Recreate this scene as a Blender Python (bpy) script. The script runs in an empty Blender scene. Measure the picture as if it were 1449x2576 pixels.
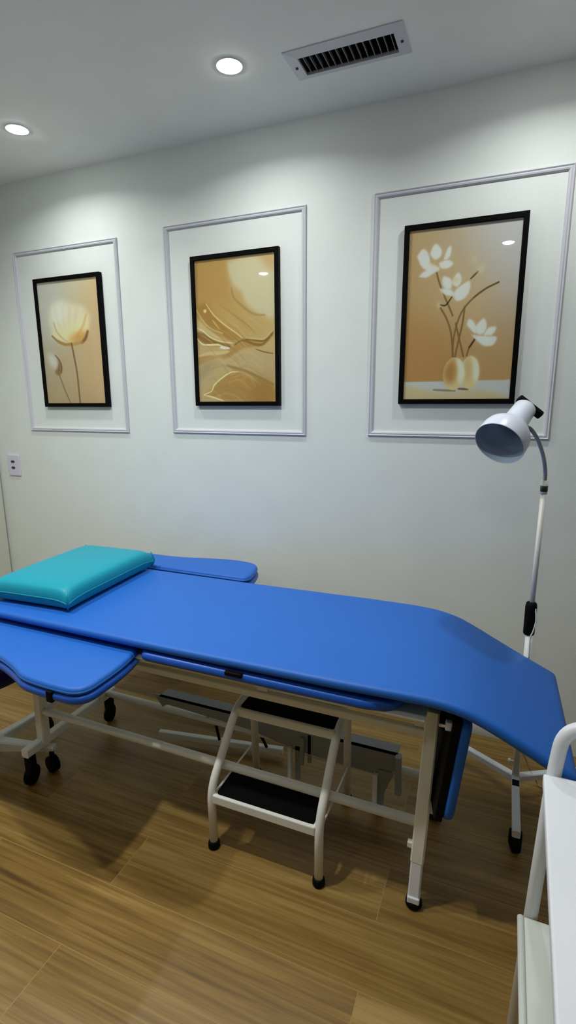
import bpy, bmesh, math, random
import numpy as np
from mathutils import Vector, Matrix
PI = math.pi
random.seed(7)
scn = bpy.context.scene
col = scn.collection

# ------------------------------------------------------------------ helpers
def V(*a): return Vector(a)

def bm_box(bm, lo, hi, bev=0.0, seg=2, mat=None):
    """axis-aligned box lo..hi with bevelled edges; mat = optional Matrix applied afterwards"""
    t = bmesh.new()
    bmesh.ops.create_cube(t, size=1.0)
    for v in t.verts:
        v.co = Vector([lo[i] + (v.co[i] + .5) * (hi[i] - lo[i]) for i in range(3)])
    if bev > 0:
        bmesh.ops.bevel(t, geom=t.edges[:], offset=bev, segments=seg, profile=0.5, affect='EDGES')
    if mat is not None: bmesh.ops.transform(t, matrix=mat, verts=t.verts[:])
    merge(bm, t)

def merge(bm, t):
    m = {}
    for v in t.verts: m[v] = bm.verts.new(v.co)
    for f in t.faces:
        try:
            nf = bm.faces.new([m[v] for v in f.verts]); nf.smooth = f.smooth
        except ValueError: pass
    t.free()

def frames_along(pts):
    n = len(pts); T = []
    for i in range(n):
        a = pts[max(i-1, 0)]; b = pts[min(i+1, n-1)]
        T.append((b - a).normalized())
    up = Vector((0, 0, 1)) if abs(T[0].z) < .9 else Vector((0, 1, 0))
    N = []; u = (up - T[0] * up.dot(T[0])).normalized()
    for t in T:
        u = (u - t * u.dot(t)).normalized(); N.append((u, t.cross(u)))
    return T, N

def bm_tube(bm, pts, r, n=14, cap=True, square=False, twist=0.0):
    """tube along pts; r scalar or list; square=True makes a square tube of half width r"""
    pts = [Vector(p) for p in pts]; T, N = frames_along(pts)
    rings = []
    for i, p in enumerate(pts):
        rr = r[i] if isinstance(r, (list, tuple)) else r
        u, w = N[i]; ring = []
        if square:
            c = .22 * rr
            prof = [(rr, -rr+c), (rr, rr-c), (rr-c, rr), (-rr+c, rr), (-rr, rr-c), (-rr, -rr+c), (-rr+c, -rr), (rr-c, -rr)]
            ca, sa = math.cos(twist), math.sin(twist)
            for a, b in prof:
                a, b = a*ca-b*sa, a*sa+b*ca
                ring.append(bm.verts.new(p + u*a + w*b))
        else:
            for k in range(n):
                a = 2*PI*k/n
                ring.append(bm.verts.new(p + u*math.cos(a)*rr + w*math.sin(a)*rr))
        rings.append(ring)
    for i in range(len(rings)-1):
        A, B = rings[i], rings[i+1]; m = len(A)
        for k in range(m):
            f = bm.faces.new([A[k], A[(k+1) % m], B[(k+1) % m], B[k]]); f.smooth = not square
    if cap:
        bm.faces.new(list(reversed(rings[0]))); bm.faces.new(rings[-1])

def bm_lathe(bm, prof, base, axis, n=32, cap0=False, cap1=False):
    """prof: list of (t along axis, radius)"""
    base = Vector(base); ax = Vector(axis).normalized()
    u = ax.orthogonal().normalized(); w = ax.cross(u); rings = []
    for t, r in prof:
        rings.append([bm.verts.new(base + ax*t + (u*math.cos(2*PI*k/n) + w*math.sin(2*PI*k/n))*max(r, 1e-5)) for k in range(n)])
    for i in range(len(rings)-1):
        for k in range(n):
            f = bm.faces.new([rings[i][k], rings[i][(k+1) % n], rings[i+1][(k+1) % n], rings[i+1][k]]); f.smooth = True
    if cap0: bm.faces.new(list(reversed(rings[0])))
    if cap1: bm.faces.new(rings[-1])

def smooth_path(pts, sub=8):
    """Catmull-Rom through pts"""
    P = [Vector(p) for p in pts]; out = []
    for i in range(len(P)-1):
        p0 = P[max(i-1, 0)]; p1 = P[i]; p2 = P[i+1]; p3 = P[min(i+2, len(P)-1)]
        for k in range(sub):
            t = k/sub
            out.append(.5*((2*p1) + (p2-p0)*t + (2*p0-5*p1+4*p2-p3)*t*t + (3*p1-p0-3*p2+p3)*t**3))
    out.append(P[-1]); return out

def fillet(pts, r, sub=6):
    """polyline with rounded corners"""
    P = [Vector(p) for p in pts]; out = [P[0]]
    for i in range(1, len(P)-1):
        a, b, c = P[i-1], P[i], P[i+1]
        d1 = (a-b).normalized(); d2 = (c-b).normalized()
        q = min(r, (a-b).length*.49, (c-b).length*.49)
        s, e = b + d1*q, b + d2*q
        for k in range(sub+1):
            t = k/sub
            out.append(s*(1-t)**2 + b*2*t*(1-t) + e*t*t)
    out.append(P[-1]); return out

def round_poly(pts, sub=8):
    """pts: (x, y, radius) -> closed outline with rounded corners, counter-clockwise"""
    out = []; n = len(pts)
    for i in range(n):
        a = Vector(pts[i-1][:2]); b = Vector(pts[i][:2]); c = Vector(pts[(i+1) % n][:2])
        q = min(pts[i][2], (a-b).length*.49, (c-b).length*.49)
        s = b + (a-b).normalized()*q; e = b + (c-b).normalized()*q
        for k in range(sub+1):
            t = k/sub
            out.append(s*(1-t)**2 + b*2*t*(1-t) + e*t*t)
    # drop duplicates
    res = [out[0]]
    for p in out[1:]:
        if (p-res[-1]).length > 1e-4: res.append(p)
    if (res[0]-res[-1]).length < 1e-4: res.pop()
    area = sum(res[i].x*res[(i+1) % len(res)].y - res[(i+1) % len(res)].x*res[i].y for i in range(len(res)))
    if area < 0: res.reverse()
    return res

def bm_pad(bm, outline, z0, z1, r, seg=5, crown=0.0, warp=None):
    """upholstered pad: outline (2-D, ccw) extruded z0..z1 with rounded top and bottom edges"""
    n = len(outline); nor = []
    for i in range(n):
        t = (outline[(i+1) % n] - outline[i-1]).normalized(); nor.append(Vector((t.y, -t.x)))
    lay = []
    for k in range(seg+1):
        a = PI/2*(1-k/seg); lay.append((-(1-math.cos(a))*r if False else -r*(1-math.cos(a)), z0 + r*(1-math.sin(a))))
    for k in range(seg+1):
        a = PI/2*k/seg; lay.append((-r*(1-math.cos(a)), z1 - r*(1-math.sin(a))))
    rings = []
    for off, z in lay:
        rings.append([bm.verts.new((p.x + nor[i].x*off, p.y + nor[i].y*off, z)) for i, p in enumerate(outline)])
    for A, B in zip(rings, rings[1:]):
        for k in range(n):
            f = bm.faces.new([A[k], A[(k+1) % n], B[(k+1) % n], B[k]]); f.smooth = True
    f = bm.faces.new(list(reversed(rings[0]))); f.smooth = True
    cx = sum(p.x for p in outline)/n; cy = sum(p.y for p in outline)/n
    if crown > 0:
        prev = rings[-1]
        for s_ in (.8, .55, .3):
            ring = [bm.verts.new((cx + (v.co.x-cx)*s_, cy + (v.co.y-cy)*s_, z1 + crown*(1-s_**2))) for v in rings[-1]]
            for k in range(n):
                f = bm.faces.new([prev[k], prev[(k+1) % n], ring[(k+1) % n], ring[k]]); f.smooth = True
            prev = ring
        f = bm.faces.new(prev); f.smooth = True
    else:
        f = bm.faces.new(rings[-1]); f.smooth = True
    if warp:
        for v in bm.verts: v.co = warp(v.co)

def obj(name, bm, mat, parent=None, fix=True):
    if fix: bmesh.ops.recalc_face_normals(bm, faces=bm.faces[:])
    me = bpy.data.meshes.new(name); bm.to_mesh(me); bm.free()
    me.materials.append(mat)
    o = bpy.data.objects.new(name, me); col.objects.link(o)
    if parent is not None:
        o.parent = parent
        bpy.context.view_layer.update()
        o.matrix_parent_inverse = parent.matrix_world.inverted()
    return o

def tag(o, label=None, cat=None, group=None, kind=None):
    if label: o['label'] = label
    if cat: o['category'] = cat
    if group: o['group'] = group
    if kind: o['kind'] = kind
    return o

def thing(name, loc, label, cat, group=None):
    o = bpy.data.objects.new(name, None); o.location = loc; o.empty_display_size = .05
    col.objects.link(o); bpy.context.view_layer.update()
    return tag(o, label, cat, group)

def NB(): return bmesh.new()

# ------------------------------------------------------------------ materials
def srgb(r, g, b):
    def f(c):
        c /= 255.0
        return c/12.92 if c <= .04045 else ((c+.055)/1.055)**2.4
    return (f(r), f(g), f(b), 1.0)

def principled(name, color, rough=.5, metal=0.0, coat=0.0, spec=None, bump=None, emis=None, sheen=0.0):
    m = bpy.data.materials.new(name); m.use_nodes = True
    nt = m.node_tree; b = nt.nodes['Principled BSDF']
    b.inputs['Base Color'].default_value = color; b.inputs['Roughness'].default_value = rough
    b.inputs['Metallic'].default_value = metal; b.inputs['Coat Weight'].default_value = coat
    if spec is not None: b.inputs['Specular IOR Level'].default_value = spec
    if sheen: b.inputs['Sheen Weight'].default_value = sheen
    if emis: b.inputs['Emission Color'].default_value = emis[0]; b.inputs['Emission Strength'].default_value = emis[1]
    if bump:
        scale, strength, dist = bump
        tc = nt.nodes.new('ShaderNodeTexCoord'); nz = nt.nodes.new('ShaderNodeTexNoise')
        nz.inputs['Scale'].default_value = scale; nz.inputs['Detail'].default_value = 3
        bp = nt.nodes.new('ShaderNodeBump'); bp.inputs['Strength'].default_value = strength; bp.inputs['Distance'].default_value = dist
        nt.links.new(tc.outputs['Object'], nz.inputs['Vector']); nt.links.new(nz.outputs['Fac'], bp.inputs['Height'])
        nt.links.new(bp.outputs['Normal'], b.inputs['Normal'])
        # slight tonal mottling of the surface itself
        mx = nt.nodes.new('ShaderNodeMix'); mx.data_type = 'RGBA'
        n2 = nt.nodes.new('ShaderNodeTexNoise'); n2.inputs['Scale'].default_value = 6; n2.inputs['Detail'].default_value = 4
        nt.links.new(tc.outputs['Object'], n2.inputs['Vector'])
        nt.links.new(n2.outputs['Fac'], mx.inputs[0])
        mx.inputs[6].default_value = tuple(c*.95 for c in color[:3]) + (1,)
        mx.inputs[7].default_value = tuple(min(1, c*1.05) for c in color[:3]) + (1,)
        nt.links.new(mx.outputs[2], b.inputs['Base Color'])
    return m

M = {}
M['wall'] = principled('wall_paint', (.755, .81, .775, 1), .62, bump=(240, .10, .002), spec=.3)
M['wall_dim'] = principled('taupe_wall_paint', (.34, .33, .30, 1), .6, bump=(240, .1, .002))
M['ceil'] = principled('ceiling_paint', (.88, .89, .85, 1), .75, bump=(300, .08, .002), spec=.2)
M['door'] = principled('door_laminate', (.62, .63, .54, 1), .4, bump=(90, .04, .001))
M['mould'] = principled('moulding_paint', (.60, .61, .66, 1), .4, bump=(120, .05, .001))
M['blue'] = principled('blue_vinyl', (.0145, .126, .51, 1), .48, bump=(260, .12, .001), spec=.32)
M['blue_b'] = principled('blue_upholstery', (.010, .095, .50, 1), .34, bump=(200, .08, .001), spec=.4)
M['teal'] = principled('teal_vinyl', (.004, .30, .40, 1), .42, bump=(220, .1, .001), spec=.3)
M['white'] = principled('white_enamel', (.82, .83, .77, 1), .35, bump=(60, .03, .001))
M['cream'] = principled('cream_enamel', (.78, .78, .66, 1), .38, bump=(60, .03, .001))
M['cream2'] = principled('cream_bar_enamel', (.60, .58, .42, 1), .42, bump=(60, .03, .001))
M['grey'] = principled('grey_enamel', (.29, .31, .31, 1), .45, bump=(60, .03, .001))
M['bright'] = principled('bright_white_plastic', (.80, .83, .88, 1), .35, bump=(60, .02, .001))
M['shade'] = principled('lamp_enamel', (.74, .80, .93, 1), .3, bump=(60, .02, .001))
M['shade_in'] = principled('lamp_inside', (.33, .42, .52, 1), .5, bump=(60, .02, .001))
M['black'] = principled('black_rubber', (.004, .004, .004, 1), .65, bump=(150, .1, .001), spec=.1)
M['blackf'] = principled('black_frame_lacquer', (.002, .002, .002, 1), .5, bump=(150, .05, .001), spec=.06)
M['tread'] = principled('black_ribbed_rubber', (.003, .003, .003, 1), .8, bump=(300, .2, .001), spec=.05)
M['navy'] = principled('navy_vinyl', (.006, .012, .09, 1), .4, bump=(200, .1, .001), spec=.3)
M['chrome'] = principled('chrome', (.62, .64, .66, 1), .22, metal=1.0)
M['steel'] = principled('flexible_steel', (.40, .42, .45, 1), .38, metal=1.0)
M['green'] = principled('green_label', (.01, .05, .02, 1), .4)
M['cord'] = principled('tan_cord', (.45, .33, .18, 1), .6)
M['plastic'] = principled('outlet_plastic', (.68, .67, .80, 1), .3)
M['slot'] = principled('outlet_dark', (.03, .03, .035, 1), .5)
M['vent'] = principled('vent_enamel', (.60, .62, .66, 1), .4, bump=(80, .03, .001))
M['slat'] = principled('vent_slat_enamel', (.30, .32, .35, 1), .5, bump=(80, .03, .001))
M['duct'] = principled('duct_inside', (.02, .022, .026, 1), .8)
M['rim'] = principled('downlight_trim', (.85, .85, .88, 1), .3)
M['trolley'] = principled('trolley_enamel', (.76, .79, .84, 1), .4, bump=(50, .02, .001))
M['trolley_c'] = principled('trolley_shelf_enamel', (.60, .64, .58, 1), .45, bump=(50, .02, .001))

def emitter(name, color, strength):
    m = bpy.data.materials.new(name); m.use_nodes = True; nt = m.node_tree
    nt.nodes.clear(); e = nt.nodes.new('ShaderNodeEmission'); o = nt.nodes.new('ShaderNodeOutputMaterial')
    e.inputs['Color'].default_value = color; e.inputs['Strength'].default_value = strength
    nt.links.new(e.outputs[0], o.inputs[0]); return m
M['lens'] = emitter('downlight_lens', (1.0, .98, 1.0, 1), 55.0)

def glass_pane():
    m = bpy.data.materials.new('picture_glass'); m.use_nodes = True; nt = m.node_tree; nt.nodes.clear()
    o = nt.nodes.new('ShaderNodeOutputMaterial'); mx = nt.nodes.new('ShaderNodeMixShader')
    tr = nt.nodes.new('ShaderNodeBsdfTransparent'); gl = nt.nodes.new('ShaderNodeBsdfGlossy'); fr = nt.nodes.new('ShaderNodeFresnel')
    gm = nt.nodes.new('ShaderNodeNewGeometry'); ir = nt.nodes.new('ShaderNodeMapRange')   # same reflectance on either face of the thin pane
    ir.inputs['To Min'].default_value = 1.5; ir.inputs['To Max'].default_value = 1/1.5
    nt.links.new(gm.outputs['Backfacing'], ir.inputs['Value']); nt.links.new(ir.outputs[0], fr.inputs['IOR']); gl.inputs['Roughness'].default_value = .02
    nt.links.new(fr.outputs[0], mx.inputs[0]); nt.links.new(tr.outputs[0], mx.inputs[1]); nt.links.new(gl.outputs[0], mx.inputs[2])
    nt.links.new(mx.outputs[0], o.inputs[0]); return m
M['glass'] = glass_pane()

def floor_mat():
    m = bpy.data.materials.new('wood_plank_floor'); m.use_nodes = True; nt = m.node_tree; N = nt.nodes; L = nt.links
    b = N['Principled BSDF']; b.inputs['Roughness'].default_value = .38; b.inputs['Specular IOR Level'].default_value = .45
    tc = N.new('ShaderNodeTexCoord'); mp = N.new('ShaderNodeMapping'); L.new(tc.outputs['Object'], mp.inputs['Vector'])
    # planks run along x: rows .19 m wide, seams at y = .805 + k*.19
    mp.inputs['Location'].default_value = (2.22, -.805+1.9, 0)
    br = N.new('ShaderNodeTexBrick'); L.new(mp.outputs[0], br.inputs['Vector'])
    br.offset = .37; br.offset_frequency = 2; br.squash = 1.0
    br.inputs['Scale'].default_value = 1.0; br.inputs['Brick Width'].default_value = 1.22; br.inputs['Row Height'].default_value = .19
    br.inputs['Mortar Size'].default_value = .0014; br.inputs['Mortar Smooth'].default_value = .3; br.inputs['Bias'].default_value = 0
    br.inputs['Color1'].default_value = (.0, 0, 0, 1); br.inputs['Color2'].default_value = (1, 1, 1, 1); br.inputs['Mortar'].default_value = (.5, .5, .5, 1)
    # stretched grain
    m2 = N.new('ShaderNodeMapping'); L.new(tc.outputs['Object'], m2.inputs['Vector']); m2.inputs['Scale'].default_value = (1.4, 46, 1)
    # each plank shifts its grain
    ad = N.new('ShaderNodeVectorMath'); ad.operation = 'MULTIPLY_ADD'
    L.new(br.outputs['Color'], ad.inputs[0]); ad.inputs[1].default_value = (7, 31, 0); L.new(m2.outputs[0], ad.inputs[2])
    g1 = N.new('ShaderNodeTexNoise'); g1.inputs['Scale'].default_value = 1.6; g1.inputs['Detail'].default_value = 7; g1.inputs['Roughness'].default_value = .62; g1.inputs['Distortion'].default_value = .4
    L.new(ad.outputs[0], g1.inputs['Vector'])
    m3 = N.new('ShaderNodeMapping'); L.new(tc.outputs['Object'], m3.inputs['Vector']); m3.inputs['Scale'].default_value = (.7, 7, 1)
    a3 = N.new('ShaderNodeVectorMath'); a3.operation = 'MULTIPLY_ADD'
    L.new(br.outputs['Color'], a3.inputs[0]); a3.inputs[1].default_value = (3, 9, 0); L.new(m3.outputs[0], a3.inputs[2])
    g2 = N.new('ShaderNodeTexNoise'); g2.inputs['Scale'].default_value = 1.5; g2.inputs['Detail'].default_value = 3; L.new(a3.outputs[0], g2.inputs['Vector'])
    mixg = N.new('ShaderNodeMath'); mixg.operation = 'MULTIPLY_ADD'; L.new(g2.outputs['Fac'], mixg.inputs[0]); mixg.inputs[1].default_value = .43
    s1 = N.new('ShaderNodeMath'); s1.operation = 'MULTIPLY'; L.new(g1.outputs['Fac'], s1.inputs[0]); s1.inputs[1].default_value = .62
    L.new(s1.outputs[0], mixg.inputs[2])
    pl = N.new('ShaderNodeMath'); pl.operation = 'MULTIPLY_ADD'; L.new(br.outputs['Color'], pl.inputs[0]); pl.inputs[1].default_value = .10
    L.new(mixg.outputs[0], pl.inputs[2])
    rp = N.new('ShaderNodeValToRGB'); cr = rp.color_ramp; L.new(pl.outputs[0], rp.inputs[0])
    cr.elements[0].position = .32; cr.elements[0].color = (.085, .040, .0065, 1)
    cr.elements[1].position = .80; cr.elements[1].color = (.42, .275, .08, 1)
    e = cr.elements.new(.54); e.color = (.235, .134, .027, 1)
    # pale seams between boards
    mx = N.new('ShaderNodeMix'); mx.data_type = 'RGBA'; L.new(br.outputs['Fac'], mx.inputs[0]); L.new(rp.outputs[0], mx.inputs[6])
    mx.inputs[7].default_value = (.33, .215, .072, 1)
    L.new(mx.outputs[2], b.inputs['Base Color'])
    bp = N.new('ShaderNodeBump'); bp.inputs['Strength'].default_value = .12; bp.inputs['Distance'].default_value = .002
    L.new(g1.outputs['Fac'], bp.inputs['Height']); L.new(bp.outputs['Normal'], b.inputs['Normal'])
    return m
M['floor'] = floor_mat()

def print_mat(name):
    m = bpy.data.materials.new(name); m.use_nodes = True; nt = m.node_tree; b = nt.nodes['Principled BSDF']
    at = nt.nodes.new('ShaderNodeAttribute'); at.attribute_name = 'ink'
    nt.links.new(at.outputs['Color'], b.inputs['Base Color']); b.inputs['Roughness'].default_value = .6; b.inputs['Specular IOR Level'].default_value = .1
    return m
M['print'] = print_mat('art_print')
p1 = {"cup":[[0.136,0.692],[0.236,0.812],[0.398,0.843],[0.585,0.812],[0.768,0.774],[0.825,0.697],[0.79,0.584],[0.742,0.532],[0.68,0.5],[0.493,0.487],[0.395,0.49],[0.284,0.515],[0.194,0.565]],"rim":[[0.185,0.565],[0.269,0.523],[0.395,0.491],[0.494,0.493]],"rimr":[[0.68,0.5],[0.742,0.532],[0.785,0.584]],"gold":[[0.79,0.584],[0.742,0.532],[0.68,0.5],[0.493,0.488],[0.47,0.541],[0.607,0.583]],"pet1":[[0.233,0.673],[0.268,0.602],[0.356,0.544],[0.463,0.502]],"pet2":[[0.781,0.713],[0.71,0.625],[0.602,0.552]],"stem":[[0.502,0.493],[0.525,0.398],[0.554,0.239],[0.561,0.004]],"bud":[[0.204,0.406],[0.271,0.364],[0.302,0.307],[0.284,0.259],[0.237,0.234],[0.176,0.269],[0.225,0.301],[0.244,0.357]],"budw":[[0.045,0.417],[0.18,0.414],[0.244,0.357],[0.206,0.293],[0.125,0.31]],"stem2":[[0.249,0.236],[0.309,0.129],[0.395,0.004]],"wh":[[0.314,0.748]],"corner":[[-0.018,0.994],[0.928,0.994],[0.923,0.826],[0.159,0.961]]}
p2 = {"pale":[[0.422,0.971],[0.445,0.879],[0.496,0.803],[0.591,0.762],[0.629,0.701],[0.722,0.639],[0.855,0.596],[1.0,0.605],[1.007,1.001],[0.93,0.999],[0.8,0.994]],"corner":[[0.774,0.999],[0.877,0.926],[0.979,0.884],[0.982,1.01]],"line1":[[0.468,0.79],[0.493,0.73],[0.6,0.666],[0.734,0.609],[0.868,0.596]],"brown1":[[0.445,0.879],[0.439,0.762],[0.519,0.706],[0.604,0.747],[0.496,0.803]],"arc":[[0.136,0.701],[0.232,0.621],[0.371,0.547],[0.509,0.489],[0.591,0.448]],"arc2":[[-0.005,0.677],[0.085,0.588],[0.197,0.523],[0.34,0.491]],"dark1":[[-0.005,0.677],[0.122,0.709],[0.26,0.605],[0.399,0.531],[0.591,0.445],[0.45,0.43],[0.196,0.507],[0.084,0.573]],"light1":[[-0.003,0.607],[0.083,0.565],[0.225,0.499],[0.422,0.431],[0.464,0.43],[0.421,0.42],[0.222,0.456],[0.079,0.503],[-0.002,0.522]],"wht1":[[-0.001,0.537],[0.079,0.515],[0.179,0.467],[0.308,0.434],[0.464,0.418]],"brownv":[[0.005,0.513],[0.122,0.49],[0.25,0.444],[0.421,0.408],[0.433,0.377],[0.306,0.403],[0.131,0.416],[0.002,0.467]],"wht2":[[0.001,0.463],[0.073,0.421],[0.175,0.413],[0.277,0.412],[0.363,0.393],[0.42,0.386]],"wht3":[[0.305,0.392],[0.419,0.383]],"rib":[[-0.001,0.332],[0.097,0.346],[0.301,0.326],[0.419,0.369],[0.535,0.435],[0.633,0.448],[0.756,0.429],[0.864,0.433],[0.972,0.482],[0.971,0.46],[0.863,0.396],[0.754,0.384],[0.616,0.38],[0.503,0.352],[0.387,0.312],[0.272,0.322],[0.123,0.298],[0.002,0.272]],"ribl":[[0.007,0.336],[0.157,0.352],[0.303,0.353],[0.418,0.362]],"ribd":[[0.491,0.406],[0.591,0.434],[0.687,0.416],[0.768,0.399],[0.85,0.404],[0.965,0.467]],"ribd2":[[0.633,0.44],[0.756,0.429],[0.864,0.426],[0.965,0.479]],"lowpale":[[0.002,0.268],[0.123,0.298],[0.272,0.318],[0.416,0.311],[0.56,0.366],[0.726,0.37],[0.969,0.341],[0.965,0.144],[0.775,0.177],[0.526,0.227],[0.353,0.207],[0.202,0.137],[0.006,0.131]],"dl":[[0.754,0.369],[0.862,0.347],[0.969,0.334]],"gshade":[[-0.009,0.131],[0.117,0.202],[0.24,0.28],[0.167,0.289],[0.03,0.251]],"mound":[[0.069,0.048],[0.2,0.113],[0.292,0.168],[0.411,0.21],[0.525,0.216],[0.72,0.178],[0.911,0.129],[0.971,0.098],[0.976,0.005],[0.371,0.007],[0.195,0.032]],"moundl":[[0.061,0.053],[0.168,0.08],[0.216,0.128],[0.337,0.183],[0.439,0.213],[0.525,0.216]],"moundl2":[[0.061,0.051],[0.195,0.032],[0.327,0.007]],"moundr":[[0.384,0.261],[0.582,0.227],[0.748,0.185],[0.965,0.121]],"spot":[[0.118,0.652]],"w4":[[0.216,0.583],[0.291,0.527]]}
p3 = {"table":[[-0.009,0.109],[0.994,0.114],[1.009,-0.008],[-0.002,-0.005]],"tablec":[[-0.008,0.09],[0.264,0.05],[0.439,0.04],[0.718,0.056],[1.0,0.01],[1.002,-0.008],[-0.002,-0.005]],"vase1":[[0.485,0.155]],"vase1ax":[[0.381,0.156],[0.584,0.153],[0.476,0.252],[0.495,0.056]],"vase2":[[0.631,0.161]],"vase2ax":[[0.541,0.162],[0.715,0.16],[0.615,0.258],[0.635,0.062]],"s1":[[0.271,0.75],[0.304,0.684],[0.36,0.604],[0.408,0.541],[0.439,0.497]],"s2":[[0.323,0.545],[0.385,0.481],[0.435,0.392],[0.464,0.258]],"s3":[[0.83,0.667],[0.722,0.637],[0.621,0.592],[0.533,0.528],[0.485,0.452],[0.46,0.356],[0.459,0.258]],"s4":[[0.545,0.544],[0.534,0.45],[0.508,0.354],[0.483,0.256]],"s5":[[0.471,0.452],[0.507,0.372],[0.56,0.256]],"s6":[[0.653,0.352],[0.61,0.308],[0.59,0.26]],"s7":[[0.319,0.564],[0.371,0.56],[0.423,0.605]],"s8":[[0.583,0.699],[0.646,0.737]],"f1a":[[0.08,0.851],[0.126,0.89],[0.177,0.87],[0.203,0.809],[0.134,0.792]],"f1b":[[0.199,0.86],[0.243,0.912],[0.302,0.879],[0.298,0.837],[0.244,0.824]],"f1c":[[0.327,0.819],[0.363,0.883],[0.392,0.889],[0.387,0.84],[0.355,0.817]],"f1d":[[0.287,0.804],[0.369,0.814],[0.419,0.792],[0.373,0.77],[0.304,0.774]],"f1e":[[0.104,0.815],[0.203,0.809],[0.297,0.77],[0.236,0.752],[0.149,0.778]],"f1f":[[0.102,0.734],[0.164,0.765],[0.25,0.756],[0.181,0.729]],"f2a":[[0.325,0.692],[0.336,0.725],[0.407,0.704],[0.411,0.653],[0.356,0.656]],"f2b":[[0.408,0.687],[0.465,0.739],[0.502,0.699],[0.466,0.659]],"f2c":[[0.466,0.65],[0.571,0.687],[0.577,0.628],[0.527,0.588],[0.459,0.582],[0.441,0.626]],"f2d":[[0.3,0.659],[0.412,0.644],[0.443,0.609],[0.344,0.626]],"f3a":[[0.572,0.44],[0.593,0.474],[0.651,0.437],[0.656,0.385]],"f3b":[[0.652,0.428],[0.721,0.473],[0.752,0.425],[0.724,0.383],[0.67,0.385]],"f3c":[[0.725,0.374],[0.773,0.416],[0.839,0.418],[0.804,0.376]],"f3d":[[0.616,0.382],[0.725,0.37],[0.846,0.362],[0.824,0.319],[0.759,0.31],[0.688,0.336]],"f4a":[[0.57,0.828],[0.625,0.808],[0.601,0.785]],"f4b":[[0.63,0.759],[0.708,0.771],[0.686,0.731],[0.647,0.725]],"bud":[[0.279,0.573],[0.32,0.58],[0.31,0.537]],"lilac":[[0.882,0.92]]}
# ------------------------------------------------------------------ painted prints
class Canvas:
    """a picture print painted on a fine grid: u 0..1 left to right, v 0..1 bottom to top"""
    def __init__(s, W, H, bl, br, tl, tr):
        s.W, s.H = W, H
        U, Vv = np.meshgrid((np.arange(W))/(W-1), (np.arange(H))/(H-1))
        s.U, s.V = U, Vv; s.asp = (H-1)/(W-1)
        c = [np.array(q, float) for q in (bl, br, tl, tr)]
        u, v = U[..., None], Vv[..., None]
        s.a = c[0]*(1-u)*(1-v) + c[1]*u*(1-v) + c[2]*(1-u)*v + c[3]*u*v
    def blur(s, m, sig):
        if sig <= 0: return m
        px = max(.4, sig*s.W); r = int(3*px)+1
        k = np.exp(-.5*(np.arange(-r, r+1)/px)**2); k /= k.sum()
        p = np.pad(m, r, mode='edge')
        p = np.apply_along_axis(lambda a: np.convolve(a, k, 'valid'), 0, p)
        return np.apply_along_axis(lambda a: np.convolve(a, k, 'valid'), 1, p)
    def lay(s, m, c, alpha):
        m = (m*alpha)[..., None]; s.a = s.a*(1-m) + np.array(c, float)*m
    def poly(s, pts, c, blur=.01, alpha=1.0, smooth=True):
        if smooth:
            P = [Vector((a, b, 0)) for a, b in pts]; P = P + [P[0]]
            pts = [(q.x, q.y) for q in smooth_path(P, 6)][:-1]
        m = np.zeros_like(s.U, bool); n = len(pts)
        for i in range(n):
            x1, y1 = pts[i]; x2, y2 = pts[(i+1) % n]
            if y1 == y2: continue
            cond = ((y1 > s.V) != (y2 > s.V)) & (s.U < (x2-x1)*(s.V-y1)/(y2-y1)+x1)
            m ^= cond
        s.lay(s.blur(m.astype(float), blur), c, alpha)
    def line(s, pts, c, w=.01, soft=.005, alpha=1.0, taper=0.0):
        P = smooth_path([Vector((a, b, 0)) for a, b in pts], 6); n = len(P)-1
        d = np.full_like(s.U, 9.0); wm = np.full_like(s.U, w)
        for k, (p, q) in enumerate(zip(P, P[1:])):
            dx, dy = q.x-p.x, (q.y-p.y)*s.asp; L = dx*dx+dy*dy+1e-12
            t = np.clip(((s.U-p.x)*dx + (s.V-p.y)*s.asp*dy)/L, 0, 1)
            e = np.hypot(s.U-p.x-t*dx, (s.V-p.y)*s.asp-t*dy); hit = e < d
            d = np.where(hit, e, d); wm = np.where(hit, w*(1-taper*(1-np.sin(PI*(k+t)/n))), wm)
        x = np.clip((wm/2+soft-d)/(soft+1e-6), 0, 1)
        s.lay(x*x*(3-2*x), c, alpha*(1 if not taper else .95))
    def disc(s, u, v, ru, rv, c, blur=.02, alpha=1.0):
        m = (((s.U-u)/ru)**2 + ((s.V-v)/rv)**2 < 1).astype(float); s.lay(s.blur(m, blur), c, alpha)
    def mesh(s, name, x0, x1, z0, z1, y, parent):
        W, H = s.W, s.H
        co = np.stack([x0+(x1-x0)*s.U, np.full_like(s.U, y), z0+(z1-z0)*s.V], -1).reshape(-1, 3)
        # front sheet plus a plain back sheet: a thin card with real thickness
        i = np.arange(W*H).reshape(H, W)
        f = np.stack([i[:-1, :-1], i[:-1, 1:], i[1:, 1:], i[1:, :-1]], -1).reshape(-1, 4).tolist()
        n = len(co); bk = [(x0, y+.002, z0), (x1, y+.002, z0), (x1, y+.002, z1), (x0, y+.002, z1)]
        f.append([n, n+3, n+2, n+1])
        me = bpy.data.meshes.new(name); me.from_pydata(co.tolist()+bk, [], f)
        at = me.attributes.new('ink', 'FLOAT_COLOR', 'POINT')
        a = np.clip(s.a/255.0, 0, 1); a = np.clip(np.where(a <= .04045, a/12.92, ((a+.055)/1.055)**2.4)*1.25, 0, .9)
        a = (a*.92 + .08*a.mean(-1, keepdims=True))*np.array([.93, 1.0, .90]); rgba = np.ones((n+4, 4)); rgba[:n, :3] = a.reshape(-1, 3); at.data.foreach_set('color', rgba.astype(np.float32).ravel())
        me.materials.append(M['print'])
        o = bpy.data.objects.new(name, me); col.objects.link(o); o.parent = parent; o.matrix_parent_inverse = parent.matrix_world.inverted()
        return o

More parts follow.
